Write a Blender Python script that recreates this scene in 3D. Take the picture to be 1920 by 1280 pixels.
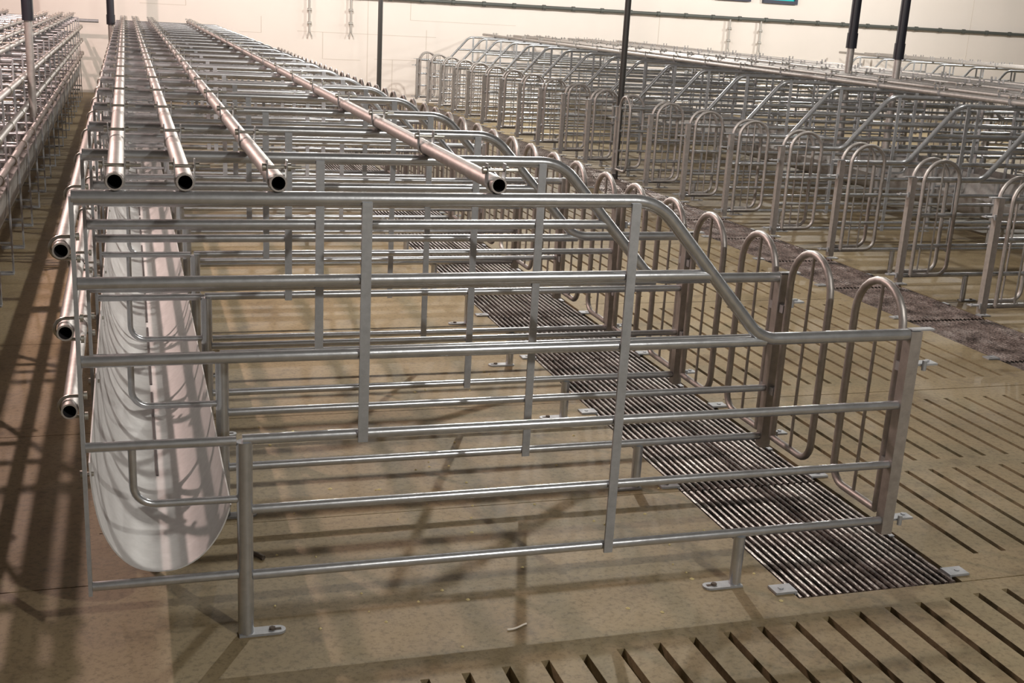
import bpy, math, random
from mathutils import Vector, Matrix
random.seed(7)
C = bpy.context.scene.collection
for o in list(bpy.data.objects): bpy.data.objects.remove(o)

# ------------------------------------------------------------------ camera, world, lamps, exposure
def cam_axes(yaw, pit, rol):
    cy, sy = math.cos(yaw), math.sin(yaw); cp, sp = math.cos(pit), math.sin(pit); cr, sr = math.cos(rol), math.sin(rol)
    f = Vector((sy*cp, cy*cp, sp)); r = Vector((cy, -sy, 0)); u = r.cross(f)
    return cr*r + sr*u, -sr*r + cr*u, f
cam = bpy.data.cameras.new('camera'); cam.sensor_width = 36; cam.lens = 2234.79/1920*36
cam.shift_y = 40.9/1920; cam.clip_start = .05; cam.clip_end = 100
co = bpy.data.objects.new('camera', cam); C.objects.link(co)
R_, U_, F_ = cam_axes(0.3172, -0.2874, 0.0563)
M3 = Matrix((R_, U_, -F_)).transposed()
co.matrix_world = Matrix.Translation((0.1128, -2.441, 1.3727)) @ M3.to_4x4()
sc = bpy.context.scene; sc.camera = co

w = bpy.data.worlds.new('world'); sc.world = w; w.use_nodes = True
w.node_tree.nodes['Background'].inputs[0].default_value = (.9, .8, .7, 1)
w.node_tree.nodes['Background'].inputs[1].default_value = .0
vs = sc.view_settings; vs.view_transform = 'Standard'; vs.look = 'None'; vs.gamma = 1; vs.use_curve_mapping = False
vs.exposure = 0.0

def lamp(x, y, z, power, col, rad=.028):
    l = bpy.data.lights.new('lamp', 'POINT'); l.energy = power; l.color = col; l.shadow_soft_size = rad
    o = bpy.data.objects.new('lamp', l); C.objects.link(o); o.location = (x, y, z)
NEUT = (1, .965, .90); PINK = (1, .73, .66)
for y, pw in ((-3.0, 250), (3.3, 215), (11.4, 260)): lamp(2.05, y, 2.6, pw, NEUT)
for y, pw in ((3.3, 290), (11.4, 225)): lamp(-1.2, y, 2.7, pw, PINK)
for y, pw in ((3.3, 50), (11.4, 250)): lamp(5.1, y, 2.6, pw, NEUT)
for y, pw in ((3.3, 30), (11.4, 250)): lamp(8.6, y, 2.6, pw, NEUT)
lamp(11.8, 11.4, 2.6, 300, NEUT)

# ------------------------------------------------------------------ materials
def mat(name, col, rough=.6, metal=0.0, spec=.5):
    m = bpy.data.materials.new(name); m.use_nodes = True
    b = m.node_tree.nodes['Principled BSDF']
    b.inputs['Base Color'].default_value = (*col, 1); b.inputs['Roughness'].default_value = rough
    b.inputs['Metallic'].default_value = metal; b.inputs['Specular IOR Level'].default_value = spec
    return m, m.node_tree, b
def noise(nt, scale, detail=4, rough=.6, vec=None):
    n = nt.nodes.new('ShaderNodeTexNoise'); n.inputs['Scale'].default_value = scale
    n.inputs['Detail'].default_value = detail; n.inputs['Roughness'].default_value = rough
    if vec: nt.links.new(vec, n.inputs['Vector'])
    return n
def ramp(nt, fac, stops):
    r = nt.nodes.new('ShaderNodeValToRGB'); e = r.color_ramp.elements
    while len(e) < len(stops): e.new(.5)
    for el, (p, c) in zip(e, stops): el.position = p; el.color = (*c, 1)
    nt.links.new(fac, r.inputs['Fac']); return r
def coord(nt, scale=(1,1,1)):
    t = nt.nodes.new('ShaderNodeTexCoord'); mp = nt.nodes.new('ShaderNodeMapping')
    mp.inputs['Scale'].default_value = scale
    nt.links.new(t.outputs['Object'], mp.inputs['Vector']); return mp.outputs['Vector']
def bump(nt, b, h, strength=.2, dist=.002):
    n = nt.nodes.new('ShaderNodeBump'); n.inputs['Strength'].default_value = strength; n.inputs['Distance'].default_value = dist
    nt.links.new(h, n.inputs['Height']); nt.links.new(n.outputs['Normal'], b.inputs['Normal'])
def mulc(nt, a, b_):
    m = nt.nodes.new('ShaderNodeMix'); m.data_type = 'RGBA'; m.blend_type = 'MULTIPLY'; m.inputs['Factor'].default_value = 1
    nt.links.new(a, m.inputs['A']); nt.links.new(b_, m.inputs['B']); return m.outputs['Result']

def galv(name, c0, c1, r0, r1, metal=.9, bs=.13):
    m, nt, b = mat(name, c1, .35, metal)
    v = coord(nt)
    n = noise(nt, 45, 5, .65, v)
    r = ramp(nt, n.outputs['Fac'], ((.3, c0), (.7, c1))); nt.links.new(r.outputs[0], b.inputs['Base Color'])
    q = nt.nodes.new('ShaderNodeMapRange'); q.inputs['To Min'].default_value = r0; q.inputs['To Max'].default_value = r1
    n2 = noise(nt, 18, 3, .6, v); nt.links.new(n2.outputs['Fac'], q.inputs['Value']); nt.links.new(q.outputs[0], b.inputs['Roughness'])
    n3 = noise(nt, 70, 3, .6, v)
    bump(nt, b, n3.outputs['Fac'], bs, .002)
    return m
STEEL = galv('galvanized_steel', (.43,.44,.455), (.56,.575,.60), .20, .29, .74)
DULL = galv('dull_galvanized_bar', (.34,.35,.365), (.44,.45,.47), .45, .6, .5, .2)
PIPE = galv('spacer_pipe_steel', (.37,.345,.33), (.49,.46,.44), .42, .56, .72, .12)
BOLT = galv('bolt_steel', (.38,.36,.32), (.58,.56,.50), .25, .4)
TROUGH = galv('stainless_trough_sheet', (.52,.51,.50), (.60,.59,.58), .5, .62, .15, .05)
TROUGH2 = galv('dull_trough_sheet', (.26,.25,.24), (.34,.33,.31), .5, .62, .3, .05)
DARKIN, _, _ = mat('pipe_bore', (.012,.01,.012), .8)
SEAM, _, _ = mat('dark_trough_seam', (.03,.025,.025), .6)
BLACK, _, _ = mat('black_plastic_sleeve', (.012,.012,.02), .45)
POLE, _, _ = mat('dark_grey_painted_pole', (.06,.058,.055), .5, .3)
LINE, _, _ = mat('grey_green_water_pipe', (.12,.13,.12), .5, .3)
DROP, _, _ = mat('pale_galvanized_dropper', (.5,.48,.45), .5, .5)
CRUMB, _, _ = mat('pale_feed_crumb', (.62,.52,.26), .8)
CORD, _, _ = mat('white_strand', (.75,.70,.62), .6)
CLOD, _, _ = mat('dark_clod', (.09,.07,.055), .9)
TEAL, _, _ = mat('turquoise_pane', (.0,.55,.55), .25)
FRAME, _, _ = mat('dark_window_frame', (.035,.04,.07), .5)

def grate_mat():
    m, nt, b = mat('worn_grate_bar', (.3,.27,.25), .4, .8)
    v = coord(nt); n = noise(nt, 7, 5, .7, v)
    v2 = coord(nt, (60, 28, 10)); n2 = noise(nt, 3, 2, .5, v2)
    r = ramp(nt, n.outputs['Fac'], ((.32, (.05,.042,.038)), (.5, (.26,.22,.20)), (.68, (.46,.425,.40))))
    r2 = ramp(nt, n2.outputs['Fac'], ((.36, (.45,.44,.44)), (.55, (1,1,1))))
    nt.links.new(mulc(nt, r.outputs[0], r2.outputs[0]), b.inputs['Base Color'])
    bump(nt, b, n2.outputs['Fac'], .6, .003)
    return m
GRATE = grate_mat()

def concrete():
    m, nt, b = mat('tan_concrete', (.35,.28,.18), .7)
    v = coord(nt)
    n = noise(nt, 1.3, 8, .6, v); r = ramp(nt, n.outputs['Fac'], ((.30, (.195,.148,.080)), (.5, (.26,.20,.112)), (.72, (.325,.258,.150))))
    n2 = noise(nt, 60, 6, .75, v); r2 = ramp(nt, n2.outputs['Fac'], ((.34, (.60,.59,.57)), (.52, (1,1,1)), (.8, (1.0,1.0,1.0))))
    n3 = noise(nt, 5, 6, .7, v); r3 = ramp(nt, n3.outputs['Fac'], ((.30, (.55,.50,.44)), (.46, (1,1,1))))
    c = mulc(nt, mulc(nt, r.outputs[0], r2.outputs[0]), r3.outputs[0])
    nt.links.new(c, b.inputs['Base Color'])
    q = nt.nodes.new('ShaderNodeMapRange'); q.inputs['To Min'].default_value = .48; q.inputs['To Max'].default_value = .8
    nt.links.new(n3.outputs['Fac'], q.inputs['Value']); nt.links.new(q.outputs[0], b.inputs['Roughness'])
    bump(nt, b, n2.outputs['Fac'], .12, .002)
    return m
CONC = concrete()
PIT, _, _ = mat('dark_pit', (.010,.006,.005), .9)
def paint(name, c):
    m, nt, b = mat(name, c, .55)
    v = coord(nt); n = noise(nt, .8, 5, .6, v)
    r = ramp(nt, n.outputs['Fac'], ((.3, tuple(k*.94 for k in c)), (.7, c))); nt.links.new(r.outputs[0], b.inputs['Base Color'])
    return m
WALL = paint('cream_wall_paint', (.90,.83,.77)); CEIL = paint('grey_ceiling_board', (.12,.115,.11)); SIDE = paint('grey_wall_paint', (.22,.21,.20)); TRIM = paint('wall_seam', (.70,.63,.56))

# ------------------------------------------------------------------ mesh builder
class MB:
    def __init__(s): s.v = []; s.f = []; s.sm = []; s.mi = []; s.cur = 0
    def add(s, vs_, fs, smooth=False):
        o = len(s.v); s.v += [tuple(p) for p in vs_]
        for f in fs: s.f.append(tuple(o+i for i in f)); s.sm.append(smooth); s.mi.append(s.cur)
    def box(s, x0, x1, y0, y1, z0, z1):
        p = [(x,y,z) for z in (z0,z1) for y in (y0,y1) for x in (x0,x1)]
        s.add(p, [(0,2,3,1),(4,5,7,6),(0,1,5,4),(2,6,7,3),(0,4,6,2),(1,3,7,5)])
    def rings(s, path, r, n=12, caps=True):
        pts = [Vector(p) for p in path]; m = len(pts); T = []
        for i in range(m):
            a = pts[max(i-1,0)]; b = pts[min(i+1,m-1)]; T.append((b-a).normalized())
        up = Vector((0,1,0)) if abs(T[0].y) < .9 else Vector((0,0,1))
        nrm = (up - T[0]*up.dot(T[0])).normalized(); rings = []
        for i in range(m):
            nrm = (nrm - T[i]*nrm.dot(T[i])).normalized(); bn = T[i].cross(nrm)
            rings.append([pts[i] + r*(math.cos(2*math.pi*k/n)*nrm + math.sin(2*math.pi*k/n)*bn) for k in range(n)])
        return rings
    def tube(s, path, r, n=12, caps=True):
        R = s.rings(path, r, n); vs_ = [p for g in R for p in g]; fs = []
        for i in range(len(R)-1):
            for k in range(n):
                a = i*n+k; b = i*n+(k+1)%n; fs.append((a, b, b+n, a+n))
        s.add(vs_, fs, True)
        if caps:
            s.add(R[0], [tuple(range(n))[::-1]]); s.add(R[-1], [tuple(range(n))])
    def ring_face(s, A, B, smooth=False):
        n = len(A); s.add(A+B, [(k, (k+1)%n, n+(k+1)%n, n+k) for k in range(n)], smooth)
    def ribbon(s, prof, y0, y1, t):
        # prof: list of (x, z); a bent strip of thickness t along the profile, extruded in y
        P = [Vector((a, b)) for a, b in prof]; m = len(P); N = []
        for i in range(m):
            d = (P[min(i+1,m-1)] - P[max(i-1,0)]).normalized(); N.append(Vector((-d.y, d.x)))
        A = [P[i]+N[i]*t/2 for i in range(m)]; B = [P[i]-N[i]*t/2 for i in range(m)]
        vs_ = []
        for q in A+B: vs_ += [(q.x, y0, q.y), (q.x, y1, q.y)]
        f1 = []; f2 = []
        for i in range(m-1):
            a = 2*i; f1.append((a, a+1, a+3, a+2)); c = 2*m+2*i; f1.append((c, c+2, c+3, c+1))
            f2.append((a, a+2, c+2, c)); f2.append((a+1, c+1, c+3, a+3))
        e = 2*m-2
        f2 += [(0, 2*m, 2*m+1, 1), (e, e+1, e+2*m+1, e+2*m)]
        s.add(vs_, f1, True); s.add(vs_, f2)
    def mesh(s, name, mats):
        me = bpy.data.meshes.new(name); me.from_pydata(s.v, [], s.f)
        me.polygons.foreach_set('use_smooth', s.sm); me.polygons.foreach_set('material_index', s.mi)
        for m in (mats if isinstance(mats, (list, tuple)) else [mats]): me.materials.append(m)
        me.update(); return me
    def build(s, name, mats, parent=None):
        o = bpy.data.objects.new(name, s.mesh(name, mats)); C.objects.link(o)
        if parent: o.parent = parent
        return o
def fillet(pts, rad, seg=7):
    P = [Vector(p) for p in pts]; out = [P[0]]
    for i in range(1, len(P)-1):
        r = rad[i-1] if isinstance(rad, (list, tuple)) else rad
        a = (P[i-1]-P[i]); b = (P[i+1]-P[i]); la, lb = a.length, b.length; a.normalize(); b.normalize()
        ang = a.angle(b); t = min(r/math.tan(ang/2), la*.49, lb*.49); rr = t*math.tan(ang/2)
        cen = P[i] + (a+b).normalized()*(rr/math.sin(ang/2)); s0 = P[i]+a*t-cen; s1 = P[i]+b*t-cen
        tot = s0.angle(s1); ax = s0.cross(s1).normalized()
        for k in range(seg+1): out.append(cen + Matrix.Rotation(tot*k/seg, 3, ax) @ s0)
    out.append(P[-1]); return out
def empty(name, loc=(0,0,0)):
    o = bpy.data.objects.new(name, None); C.objects.link(o); o.location = loc; o.empty_display_size = .05; return o
def tag(o, label, cat, group=None, kind=None):
    o['label'] = label; o['category'] = cat
    if group: o['group'] = group
    if kind: o['kind'] = kind
    return o
def copy_tree(o, parent=None):
    c = o.copy(); C.objects.link(c)
    if parent: c.parent = parent
    for ch in list(o.children): copy_tree(ch, c)
    return c
ORD = ('nearest second third fourth fifth sixth seventh eighth ninth tenth eleventh twelfth thirteenth fourteenth fifteenth '
       'sixteenth seventeenth eighteenth nineteenth twentieth twenty-first twenty-second twenty-third twenty-fourth').split()

# ------------------------------------------------------------------ setting
YW = 15.0; XL, XR, YN, ZC = -4.5, 16.0, -5.5, 3.2
def struct(name, mb, m):
    o = mb.build(name, m); o['kind'] = 'structure'; return o
X1, SP = 1.965, .65                                         # stall length and divider spacing
GX0, GX1 = 1.672, 2.150                                     # grate strip of the central row
RX = 3.95                                                   # rear posts of the right row
HX0, HX1 = RX - (GX1-X1), RX + (X1-GX0)                     # grate strip of the right row
fl = MB()
ZB = -.10
def slab(x0, x1, y0, y1): fl.box(x0, x1, y0, y1, ZB, 0)
def solid(x0, x1, y0, y1, j0, dj, g=.004):
    y = y0; k = j0
    while k < y1:
        if k > y0+.02: slab(x0, x1, y, k-g/2); y = k+g/2
        k += dj
    slab(x0, x1, y, y1)
FE = -.10                                                   # near end of the grate pits
solid(XL, .0, FE, YW, .305, 1.075)
solid(.0, GX0, FE, YW, .60, .86)
slab(GX0, GX1+.008, 13.86, YW)
def slotted(x0, n, pitch, w, y0, y1):
    # n open slots from y0 to y1 with concrete ribs between them
    for k in range(n+1):
        xa = x0 + k*pitch - pitch + w/2; xb = x0 + k*pitch - w/2
        slab(xa, xb, y0, y1)
SX, SPI, SW, NS = 2.312, .0925, .018, 15
E0, E1 = SX - SPI + SW/2, SX + NS*SPI - SW/2
slab(GX1+.008, E0, FE, YW)
slab(E1, HX0, FE, YW)
y = -.09; k = 0
while y < YW - .2:
    ye = min(y+1.5, YW)
    slab(E0, E1, y+.003 if k else FE, y+.13)
    slotted(SX, NS, SPI, SW, y+.13, y+.72)
    slab(E0, E1, y+.72, y+.80)
    slotted(SX, NS, SPI, SW, y+.80, min(y+1.39, YW))
    slab(E0, E1, y+1.39, ye-.003)
    y += 1.5; k += 1
solid(HX1, 5.94, FE, YW, .60, .86)
slab(5.95, XR, FE, YW)
slab(HX0, HX1, FE, 1.0); slab(HX0, HX1, 14.62, YW)
# near slatted slabs in front of the row
XS0, NSN = .671, 60
slab(XL, XS0 - SPI + .0100, YN, FE)
xe = XS0 + NSN*SPI - .0100
slab(xe, XR, YN, FE-.006)
for k in range(NSN+1):
    xa = XS0 + (k-1)*SPI + .0100; xb = XS0 + k*SPI - .0100
    slab(xa, xb, -1.45, -.30)
slab(XS0 - SPI + .0100, xe, YN, -1.45)
# sloping head of the slot run
for k in range(NSN+1):
    xa = XS0 + (k-1)*SPI + .0100; xb = XS0 + k*SPI - .0100; xc = xb + .020
    yy = min(-.312 + .068*xb, -.15)
    slab(xa, xb, -.30, yy)
    slab(xa, xc, yy, FE if xc < GX1 else FE-.005)
floor = struct('floor', fl, CONC)
pit = MB(); pit.box(XL, XR, YN, YW, -.62, -.60); struct('trim_1', pit, PIT)
mb = MB(); mb.box(XL-.1, XR+.1, YW, YW+.12, -.6, ZC); struct('wall_back', mb, WALL)
mb = MB(); mb.box(XL-.1, XL, YN, YW, -.6, ZC); struct('wall_left', mb, SIDE)
mb = MB(); mb.box(XR, XR+.1, YN, YW, -.6, ZC); struct('wall_right', mb, SIDE)
mb = MB(); mb.box(XL-.1, XR+.1, YN-.12, YN, -.6, ZC); struct('wall_front', mb, SIDE)
mb = MB(); mb.box(XL-.1, XR+.1, YN-.12, YW+.12, ZC, ZC+.1); struct('ceiling', mb, CEIL)
seams = [('v', 1.905, .89, 1.11), ('h', .89, 1.6, 1.905), ('v', 2.758, .57, .935), ('h', .935, 2.40, 4.4), ('h', .57, 2.758, 3.3),
         ('v', 3.398, 0, ZC), ('v', 4.014, 1.157, 1.6), ('h', 1.157, 4.014, 5.6), ('v', 4.256, .75, 1.03), ('v', 3.764, 0, .596),
         ('h', .596, 3.5, 4.1), ('v', 13.53, .9, ZC), ('v', .9, 1.2, 1.8), ('h', 1.2, .3, .9), ('v', 7.9, .9, 1.5)]
for i, (k, a, b, c) in enumerate(seams):
    mb = MB()
    if k == 'v': mb.box(a-.004, a+.004, YW-.003, YW+.01, b, c)
    else: mb.box(b, c, YW-.003, YW+.01, a-.003, a+.003)
    struct('trim_%d' % (i+2), mb, TRIM)

# ------------------------------------------------------------------ stall divider
ZT, ZR, Z2, Z3, Z4, Z5, Z6 = .981, .651, .810, .649, .465, .303, .146
XA, XB, XP, XF = .576, 1.179, .323, 1.543
RT, RR = .0150, .0115
TOP = [(0,0,ZT), (1.236,0,ZT), (1.536,0,ZR), (X1-.015,0,ZR)]
def xdiag(z): return 1.236 + (ZT-z)/(ZT-ZR)*.300
def foot(mb, x, s, r):
    # rounded anchor plate with a slotted hole, reaching s*0.1 along x
    pts = []; L, hw = .088, .017
    for k in range(9):
        a = -math.pi/2 + math.pi*k/8; pts.append((x + s*(L-hw+hw*math.cos(a)), hw*math.sin(a)))
    pts += [(x - s*.016, hw), (x - s*.016, -hw)]
    n = len(pts); V = [(a, b, .0005) for a, b in pts] + [(a, b, .006) for a, b in pts]
    up = tuple(range(n, 2*n)); dn = tuple(range(n))[::-1]
    if s < 0: up, dn = up[::-1], dn[::-1]
    xb_ = x + s*.058
    mb.add(V, [dn, up] + [(i, (i+1)%n, n+(i+1)%n, n+i) if s > 0 else (n+i, n+(i+1)%n, (i+1)%n, i) for i in range(n)])
    mb.cur = 1; mb.box(min(xb_, xb_+s*.02), max(xb_, xb_+s*.02), -.005, .005, .0061, .0066); mb.tube([(xb_, 0, .006), (xb_, 0, .011)], .0075, 6); mb.cur = 0
FOOTM = [DULL, CLOD]
def make_divider(sgn, n=12, gates=('shut', 'shut'), front_leg=False, name='stall_divider', one_mesh=False):
    """sgn +1: front (trough end) at x=0, rear at +X1;  -1: mirrored"""
    f = lambda p: (sgn*p[0], p[1], p[2])
    root = empty(name); parts = {}
    acc = MB() if one_mesh else None
    def part(nm, m, fn, parent=root):
        if one_mesh:
            acc.cur = {STEEL.name: 0, PIPE.name: 2}.get(getattr(m, 'name', ''), 1); fn(acc); return root
        b = MB(); fn(b); return b.build(nm, m, parent)
    T = lambda pts, r: (lambda b: b.tube([f(p) for p in pts], r, n))
    def BX(x0, x1, *a):
        xa, xb = sorted((sgn*x0, sgn*x1)); return lambda b: b.box(xa, xb, *a)
    part('top_pipe', STEEL, T(fillet(TOP, [.13, .10]), RT))
    part('rail', STEEL, T([(.004,0,Z2), (xdiag(Z2)-.006,0,Z2)], RR+.0015))
    part('rail', STEEL, T([(.004,0,Z3), (1.548,0,Z3-.003)], RR+.001))
    part('rail', STEEL, T(fillet([(.004,0,Z4), (.306,0,Z4-.002)], .01), RR-.001))
    part('rail', STEEL, T([(XP-.004,0,Z4), (X1-.014,0,Z4)], RR))
    part('rail', STEEL, T([(XP+.015,0,Z5), (X1-.014,0,Z5)], RR-.001))
    part('rail', STEEL, T([(XP+.015,0,Z6), (X1-.014,0,Z6)], RR))
    part('trough_rail', STEEL, T([(.004,0,Z6+.004), (XP-.015,0,Z6+.004)], RR-.001))
    part('feed_loop', STEEL, T(fillet([(.094,0,Z4-.008), (.094,0,.331), (XP-.014,0,.329)], .045), .0085))
    part('front_strip', DULL, BX(-.0045, .0035, -.013, .013, 0.0 if front_leg else Z6-.013, ZT+.004))
    if front_leg: part('strip_foot', DULL, BX(-.004, .11, -.03, .03, .0005, .008))
    part('flat_bar', DULL, BX(XA-.0108, XA+.0108, -.0185, -.0125, Z4-.014, ZT-.004))
    part('flat_bar', DULL, BX(XB-.0108, XB+.0108, -.0185, -.0125, Z6-.014, ZT-.004))
    p = part('front_post', STEEL, T([(XP,0,.004), (XP,0,Z4-.004)], .0175))
    part('foot_plate', FOOTM, lambda b: foot(b, sgn*XP, sgn, .017), p)
    p = part('rear_foot', STEEL, T([(XF,0,.004), (XF,0,Z6-.008)], .0150))
    part('foot_plate', FOOTM, lambda b: foot(b, sgn*XF, -sgn, .017), p)
    def post(b):
        x = X1; w_ = .016
        for a in ((x-w_, x+w_, -w_, -w_+.003), (x-w_, x+w_, w_-.003, w_), (x+w_-.003, x+w_, -w_+.003, w_-.003), (x-w_, x-w_+.003, -w_+.003, w_-.003)):
            BX(a[0], a[1], a[2], a[3], .112, ZR+.010)(b)
    p = part('rear_post', PIPE, post)
    part('cap_plate', DULL, BX(X1-.012, X1+.055, -.010, .012, ZR+.0105, ZR+.0145), p)
    for z in (.572, .150):
        def br(b, z=z):
            BX(X1+.016, X1+.075, -.016, .016, z, z+.005)(b)
            b.tube([f((X1+.030, -.022, z-.010)), f((X1+.030, -.022, z+.016))], .006, 8)
            b.tube([f((X1+.058, .006, z+.005)), f((X1+.058, .006, z+.009))], .006, 6)
        part('hinge_bracket', DULL, br, p)
    # gates: one leaf towards +y and one towards -y
    for ysg, state in zip((1, -1), gates):
        if state is None: continue
        ya, yb = .047, .262; zb, zt_ = .158, .752; rad = (yb-ya)/2
        def W(d, z):
            if state == 'open': return f((X1+.012 - d, ysg*.047, z))
            return f((X1+.002, ysg*d, z))
        path = [W(ya, zb)] + [W(ya, z) for z in (.30, zt_-rad)]
        arc = [W((ya+yb)/2 - rad*math.cos(t*math.pi/12), zt_-rad + rad*math.sin(t*math.pi/12)) for t in range(1, 12)]
        r2 = .055
        cor = [W(yb-r2+r2*math.cos(t*math.pi/12), zb+r2-r2*math.sin(t*math.pi/12)) for t in range(0, 7)]
        full = path + arc + [W(yb, zt_-rad)] + cor + [W(ya, zb)]
        def leaf(b): b.tube(full, .0105, n)
        g = part('gate', PIPE, leaf)
        part('gate_rod', PIPE, lambda b: b.tube([W((ya+yb)/2, zb), W((ya+yb)/2, zt_-.004)], .0048, 8), g)
        y0_, y1_ = sorted((ysg*.0165, ysg*.040))
        if state != 'open':
            for z in (.300, .560): part('hinge', DULL, BX(X1-.010, X1+.010, y0_, y1_, z-.012, z+.012), g)
    if one_mesh: acc.build('frame', [STEEL, DULL, PIPE], root)
    return root

def row(proto, x, ys, where, group, first_label=None, alt=None):
    for i, yv in enumerate(ys):
        src = proto if not (alt and i in alt) else alt[i]
        o = src if (src.get('used') is None) else copy_tree(src)
        src['used'] = 1
        o.location = (x, yv, 0)
        lab = '%s galvanized stall divider %s' % (ORD[i], where)
        if first_label and i == 0: lab = first_label
        elif i == len(ys)-1: lab = 'farthest galvanized stall divider %s' % where
        yield o, lab, i

allroots = []
YM = [SP*i for i in range(22)]
D = make_divider(1, 14); 
E0_ = make_divider(1, 14, (('shut'), None)); EL = make_divider(1, 14, (None, 'shut'))
for o, lab, i in row(D, 0, YM, 'from the camera in the central row', '', 'nearest stall divider of the central row, whole bent-pipe panel facing the camera', {0: E0_, 21: EL}):
    tag(o, lab, 'stall divider', 'stall dividers of the central row'); allroots.append(o)
LX = -.455; YLF = [5.7 - .65*8 + .65*k for k in range(22)]
DL = make_divider(-1, 10, ('shut', 'shut'), True)
for o, lab, i in row(DL, LX, YLF, 'from the camera in the left row across the feed aisle', ''):
    tag(o, lab, 'stall divider', 'stall dividers of the left row'); allroots.append(o)
RF = RX + X1; YRR = [2.14 + .67*k for k in range(19)]
DR = make_divider(-1, 10, ('open', 'open')); DRc = make_divider(-1, 10, ('open', 'shut'))
for o, lab, i in row(DR, RF, YRR, 'from the camera in the right row, gates swung open', '', None, {7: DRc}):
    if i == 7: lab = 'eighth galvanized stall divider in the right row, beside a pole, one gate shut'
    tag(o, lab, 'stall divider', 'stall dividers of the right row'); allroots.append(o)
BXF = RF + .30; YB = [3.5 + .67*k for k in range(17)]
DB = make_divider(1, 8, ('shut', None), one_mesh=True)
for o, lab, i in row(DB, BXF, YB, 'from the camera in the row backing onto the right row', ''):
    tag(o, lab, 'stall divider', 'stall dividers behind the right row'); allroots.append(o)
R2X = 9.85; R2F = R2X + X1; YC = [6.3 + .67*k for k in range(12)]
DC = make_divider(-1, 8, ('open', 'open'), one_mesh=True)
for o, lab, i in row(DC, R2F, YC, 'from the camera in the far right row', ''):
    tag(o, lab, 'stall divider', 'stall dividers of the far right row'); allroots.append(o)
for o in bpy.data.objects:
    if 'used' in o: del o['used']

# ------------------------------------------------------------------ spacer pipes with clamps
RP = .0175
def open_pipe(p0, p1, r, n=16, wall=.0035):
    b = MB(); p0 = Vector(p0); p1 = Vector(p1); d = (p1-p0).normalized()
    b.tube([p0, p1], r, n, False)
    for e, dd in ((p0, d), (p1, -d)):
        ro = b.rings([e, e+dd*.1], r, n); ri = b.rings([e, e+dd*.12], r-wall, n)
        b.ring_face(ro[0], ri[0]); b.cur = 1
        b.ring_face(ri[0], ri[1], True); b.add(ri[1], [tuple(range(n))]); b.cur = 0
    return b
def clamp_mesh():
    b = MB(); r = RP+.0018
    prof = [(-r-.0008, .043), (-r, .02)] + [(r*math.cos(math.pi + math.pi*k/10), r*math.sin(math.pi + math.pi*k/10)) for k in range(11)] + [(r, .02), (r+.0008, .043)]
    b.ribbon(prof, -.010, .010, .0026)
    return b.mesh('clamp', STEEL)
def bolt_mesh():
    b = MB(); b.tube([(-.026, 0, .028), (.050, 0, .028)], .0036, 8)
    b.tube([(-.029, 0, .028), (-.0215, 0, .028)], .0085, 6); b.tube([(.0215, 0, .028), (.029, 0, .028)], .0085, 6)
    return b.mesh('bolt', BOLT)
def ubolt_mesh(s):
    b = MB(); r = RP+.0045
    pts = [(s*.034, 0, r)] + [(-s*r*math.sin(math.pi*k/8), 0, r*math.cos(math.pi*k/8)) for k in range(9)] + [(s*.034, 0, -r)]
    b.tube(pts, .0036, 8)
    return b.mesh('u_bolt', BOLT)
def nut_mesh(s):
    b = MB()
    b.tube([(s*.0272, 0, 0), (s*.0335, 0, 0)], .0085, 6)
    return b.mesh('nut', BOLT)
CM, BM = clamp_mesh(), bolt_mesh(); UM = {s: ubolt_mesh(s) for s in (1, -1)}; NM = {s: nut_mesh(s) for s in (1, -1)}
def child(name, me, parent, loc):
    o = bpy.data.objects.new(name, me); C.objects.link(o); o.parent = parent; o.location = loc; return o
def top_pipe(x, y0, y1, ys, label, group, bolts=True):
    z = ZT + RT + RP + .0004
    e = empty('spacer_pipe', (x, y0, z)); tag(e, label, 'pipe', group)
    open_pipe((0,0,0), (0,y1-y0,0), RP).build('pipe', [PIPE, DARKIN], e)
    for yv in ys:
        c = child('clamp', CM, e, (0, yv-y0+.020, 0))
        if bolts: child('bolt', BM, c, (0,0,0))
def front_pipe(x, z, y0, y1, ys, s, label, group):
    e = empty('spacer_pipe', (x, y0, z)); tag(e, label, 'pipe', group)
    open_pipe((0,0,0), (0,y1-y0,0), RP-.001).build('pipe', [PIPE, DARKIN], e)
    for yv in ys:
        c = child('u_bolt', UM[s], e, (0, yv-y0+.0185, 0)); child('nut', NM[s], c, (0,0,RP+.0045)); child('nut', NM[s], c, (0,0,-RP-.0045))
PX = (.0815, .2137, .3949, .8592)
PN = ('above the trough, leftmost', 'above the trough, second', 'behind the trough, third', 'above mid stall, rightmost')
for x, t in zip(PX, PN):
    top_pipe(x, -.012, YM[-1]+.08, YM, 'long galvanized pipe along the top of the central row, %s of four' % t, 'top spacer pipes of the central row')
for z, t in zip((.879, .714, .550), ('upper', 'middle', 'lower')):
    front_pipe(-.0225, z, -.015, YM[-1]+.08, YM, 1, '%s of three long pipes on the left face of the central row' % t, 'front spacer pipes of the central row')
for k, (x, t) in enumerate(zip(PX, ('nearest the feed aisle', 'second from the feed aisle', 'third from the feed aisle', 'farthest from the feed aisle'))):
    top_pipe(LX-x, YLF[0]-.05, 14.5, YLF, 'long pipe along the top of the left row, %s' % t, 'top spacer pipes of the left row')
for z, t in zip((.879, .714, .550), ('upper', 'middle', 'lower')):
    front_pipe(LX+.0225, z, YLF[0]-.05, 14.5, YLF, -1, '%s of three long pipes on the aisle face of the left row' % t, 'front spacer pipes of the left row')
for x, t in zip(PX, ('fourth from the slatted aisle', 'third from the slatted aisle', 'second from the slatted aisle', 'first from the slatted aisle')):
    top_pipe(RF-x, .8, 14.8, YRR, 'long pipe along the top of the right row, %s' % t, 'top spacer pipes of the right row')
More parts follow.
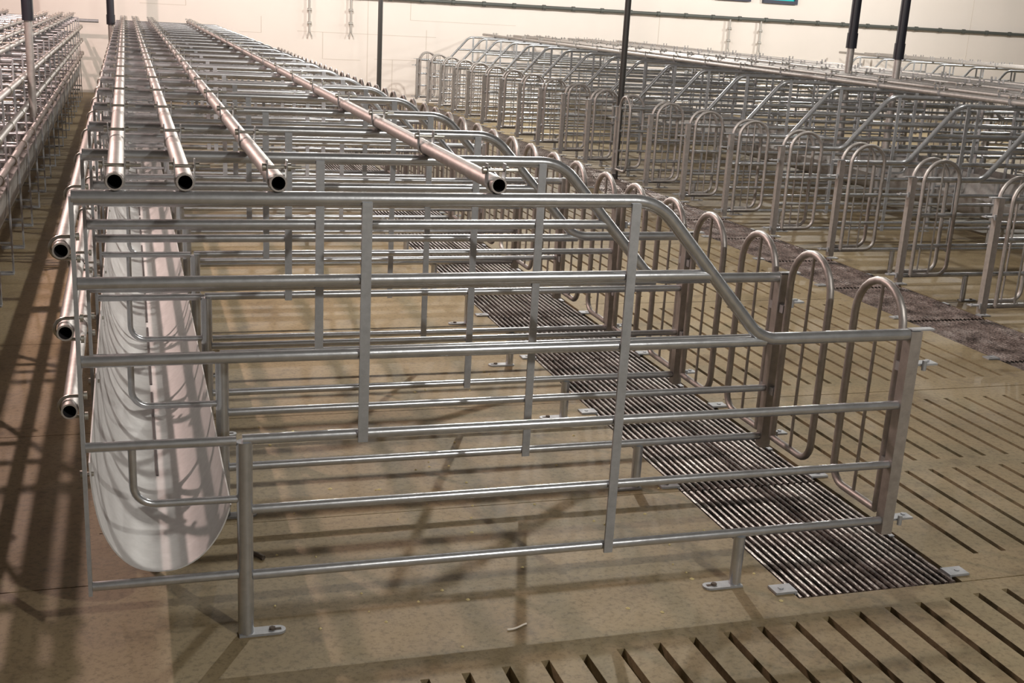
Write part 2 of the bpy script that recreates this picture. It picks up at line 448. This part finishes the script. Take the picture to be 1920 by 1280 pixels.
for x, t in zip(PX, ('first', 'second', 'third', 'fourth')):
    top_pipe(BXF+x, 2.2, 14.6, YB, 'long pipe over the row backing onto the right row, %s from its trough' % t, 'top spacer pipes behind the right row', False)
for x, t in zip(PX, ('fourth', 'third', 'second', 'first')):
    top_pipe(R2F-x, 5.0, 14.75, YC, 'long pipe over the far right row, %s from its gates' % t, 'top spacer pipes of the far right row', False)
b = open_pipe((-2.6, 14.62, .945), (-.225, 14.62, .945), .022); o = b.build('end_pipe', [DULL, DARKIN])
tag(o, 'grey pipe crossing the far end of the left row, jutting past it into the aisle', 'pipe')

# ------------------------------------------------------------------ troughs
PROF = [(.0085,.425), (.012,.36), (.024,.285), (.048,.225), (.082,.185), (.118,.168), (.150,.164), (.186,.168), (.224,.188), (.256,.222), (.280,.265), (.2945,.309)]
def trough(x, s, y0, y1, label, tm, ys=()):
    pr = []
    for i in range(len(PROF)-1):                     # smooth the profile a little (Catmull-Rom)
        p0, p1, p2, p3 = PROF[max(i-1,0)], PROF[i], PROF[i+1], PROF[min(i+2, len(PROF)-1)]
        for q in range(3):
            t = q/3; pr.append(tuple(.5*(2*b_ + (c_-a_)*t + (2*a_-5*b_+4*c_-d_)*t*t + (3*b_-a_-3*c_+d_)*t**3) for a_, b_, c_, d_ in zip(p0, p1, p2, p3)))
    pr.append(PROF[-1])
    e = empty('feed_trough', (x, y0, 0)); tag(e, label, 'feed trough', 'feed troughs')
    m = MB(); m.ribbon([(s*a, b_) for a, b_ in pr], 0, y1-y0, .003); m.build('basin', tm, e)
    m = MB(); 
    yy = .55
    while yy < y1-y0: m.box(s*.150-.003, s*.150+.003, yy, min(yy+.70, y1-y0), .1665, .1685); yy += .78
    m.build('seam', SEAM, e)
    for yv in ys:
        m = MB(); m.tube([(-s*.009, yv+.03-y0, .395), (s*.016, yv+.03-y0, .395)], .005, 6); m.tube([(-s*.011, yv+.03-y0, .395), (-s*.006, yv+.03-y0, .395)], .009, 6); m.build('bolt', BOLT, e)
trough(0, 1, .018, YM[-1]+.05, 'long pale steel feed trough lying through the central row, open end to the camera', TROUGH, YM)
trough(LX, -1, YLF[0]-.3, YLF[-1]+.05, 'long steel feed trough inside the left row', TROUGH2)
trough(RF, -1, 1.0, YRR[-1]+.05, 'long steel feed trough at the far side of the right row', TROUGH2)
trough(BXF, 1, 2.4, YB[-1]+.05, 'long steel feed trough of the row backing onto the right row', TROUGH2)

# ------------------------------------------------------------------ floor grates
def make_grate(x0, x1, L):
    e = empty('floor_grate'); b = MB(); n = 21; pit_ = (x1-x0)/n
    for k in range(n):
        xc = x0 + (k+.5)*pit_; hw = .0056
        P = [(xc-hw, -.006), (xc-hw*.75, -.0012), (xc, 0), (xc+hw*.75, -.0012), (xc+hw, -.006), (xc+.003, -.022), (xc-.003, -.022)]
        m = len(P); V = [(a, .004, c) for a, c in P] + [(a, L-.004, c) for a, c in P]
        b.add(V, [(i, (i+1)%m, m+(i+1)%m, m+i)[::-1] for i in range(m)] + [tuple(range(m)), tuple(range(m, 2*m))[::-1]])
    for yy in (.03, L*.5, L-.03): b.box(x0+.004, x1-.004, yy-.006, yy+.006, -.036, -.0225)
    b.build('bars', GRATE, e)
    for xx, s in ((x0, -1), (x1, 1)):
        for yy in (.045,):
            b = MB()
            xa, xb = sorted((xx+s*.050, xx-s*.004)); b.box(xa, xb, yy-.022, yy+.022, .001, .007)
            xa, xb = sorted((xx-s*.004, xx-s*.010)); b.box(xa, xb, yy-.022, yy+.022, -.02, .007)
            b.tube([(xx+s*.026, yy, .007), (xx+s*.026, yy, .0095)], .007, 6)
            b.build('clip', DULL, e)
    b = MB(); b.box(x1-.022, x1-.006, L*.40, L*.40+.05, .0005, .004); b.build('tab', DULL, e)
    return e
GL = .698; G = make_grate(GX0, GX1, GL); NG = 20
for k in range(NG):
    o = G if k == 0 else copy_tree(G)
    o.location = (0, FE + .002 + k*GL, 0)
    tag(o, '%s steel floor grate under the rear of the central row%s' % (ORD[k] if k < NG-1 else 'farthest', '' if k in (0, NG-1) else ', counting from the camera'), 'floor grate', 'grates of the central row')
G2 = make_grate(HX0, HX1, GL)
for k in range(19):
    o = G2 if k == 0 else copy_tree(G2)
    o.location = (0, 1.02 + k*.715, 0)
    tag(o, '%s steel floor grate under the rear of the right row%s' % (ORD[k] if k < 18 else 'farthest', '' if k in (0, 18) else ', counting from the camera'), 'floor grate', 'grates of the right row')

# ------------------------------------------------------------------ poles, feed tubes, water line, wall panels
def feed_tube(x, y, z0, zs, r, label):
    e = empty('feed_drop_tube', (x, y, z0)); tag(e, label, 'feed tube', 'feed drop tubes')
    b = MB(); b.tube([(0,0,0), (0,0,zs-z0+.1)], r*.88, 14); b.build('steel_tube', PIPE, e)['label'] = 'bare steel lower tube'
    b = MB(); b.tube([(0,0,zs-z0), (0,0,ZC-z0)], r*1.12, 14); b.tube([(0,0,zs-z0), (0,0,zs-z0+.12)], r*1.28, 14)
    b.build('sleeve', BLACK, e)['label'] = 'black plastic sleeve'
feed_tube(-.064, 13.86, .30, .93, .042, 'black sleeved feed tube hanging at the far left end of the central row')
feed_tube(-.394, 4.78, .66, 1.178, .024, 'black sleeved feed tube hanging in the feed aisle before the left row')
feed_tube(5.77, 6.37, .35, 1.225, .034, 'black sleeved feed tube over the right row, left one of two')
feed_tube(5.78, 5.72, .35, 1.17, .032, 'black sleeved feed tube over the right row, right one of two')
def pole(x, y, r, label):
    b = MB(); b.tube([(0,0,0), (0,0,ZC)], r, 14); o = b.build('support_pole', POLE); o.location = (x, y, 0); tag(o, label, 'pole', 'support poles')
pole(2.98, 12.0, .028, 'thin dark pole standing beyond the rear end of the central row')
pole(4.19, 7.37, .027, 'thin dark pole rising among the gates of the right row')
WLZ = 1.44; DRP = ((2.56, .93), (3.14, .95), (9.06, .98), (9.60, .97))
wl = empty('water_line', (0, 14.93, WLZ)); tag(wl, 'dark horizontal water pipe with couplings running along the far wall', 'water pipe')
b = MB(); b.tube([(-3.5,0,0), (15.8,0,0)], .025, 12); b.build('pipe', LINE, wl)
x = -3.2
while x < 15.6:
    b = MB(); b.tube([(x-.025,0,0), (x+.025,0,0)], .036, 12); b.build('coupling', LINE, wl); x += .46
for x, zb in DRP:
    zb -= WLZ
    b = MB(); b.tube([(x,0,-.02), (x,0,zb)], .016, 8)
    d = b.build('dropper', DROP, wl); d['label'] = 'pale vertical drinker pipe'
    for zz in (zb+.12, zb+.30):
        b = MB(); b.tube([(x-.03,0,zz), (x+.03,0,zz)], .02, 8); b.build('fitting', DROP, d)
    b = MB(); b.tube([(x,0,zb+.03), (x-.03,0,zb-.06)], .009, 8); b.tube([(x,0,zb+.03), (x+.035,0,zb-.06)], .009, 8); b.build('nipple', DROP, d)
for x0, x1, zb, t in ((9.61, 10.21, 1.695, 'right'), (8.79, 9.39, 1.70, 'left')):
    e = empty('wall_opening', ((x0+x1)/2, YW, zb)); tag(e, 'dark framed opening with turquoise pane at the top of the far wall, %s one' % t, 'wall opening')
    hw = (x1-x0)/2; H = .55; b = MB()
    for a in ((-hw, hw, 0, .05), (-hw, hw, H-.05, H), (-hw, -hw+.05, .05, H-.05), (hw-.05, hw, .05, H-.05)): b.box(a[0], a[1], -.06, -.001, a[2], a[3])
    b.build('frame', FRAME, e); b = MB(); b.box(-hw+.05, hw-.05, -.03, -.02, .05, H-.05); b.build('pane', TEAL, e)

# ------------------------------------------------------------------ things on the floor
cr = MB()
for k in range(70):
    x = random.uniform(.4, 1.65); y = random.uniform(-.2, 1.9); s = random.uniform(.003, .007); a = random.random()*3
    n = 6; V = [(x+s*math.cos(a+2*math.pi*i/n)*random.uniform(.7,1.2), y+s*math.sin(a+2*math.pi*i/n), .0006) for i in range(n)] + [(x, y, .0045)]
    cr.add(V, [(i, (i+1)%n, n) for i in range(n)] + [tuple(range(n))[::-1]])
o = cr.build('feed_crumbs', CRUMB); tag(o, 'pale crumbs of feed scattered on the concrete inside the stalls', 'feed crumbs', None, 'stuff')
b = MB(); b.tube([(.905+.052*t/8, -.105 + .018*math.sin((t-2)/8*2.2)*(t/8), .003) for t in range(9)], .0022, 6)
tag(b.build('strand', CORD), 'short curved white strand lying on the concrete before the slots', 'strand')
b = MB(); b.tube([(.37,.40,.006), (.385,.385,.008), (.40,.365,.006)], .0065, 7)
tag(b.build('dirt_clod', CLOD), 'small dark clod on the floor behind the front foot post', 'clod')
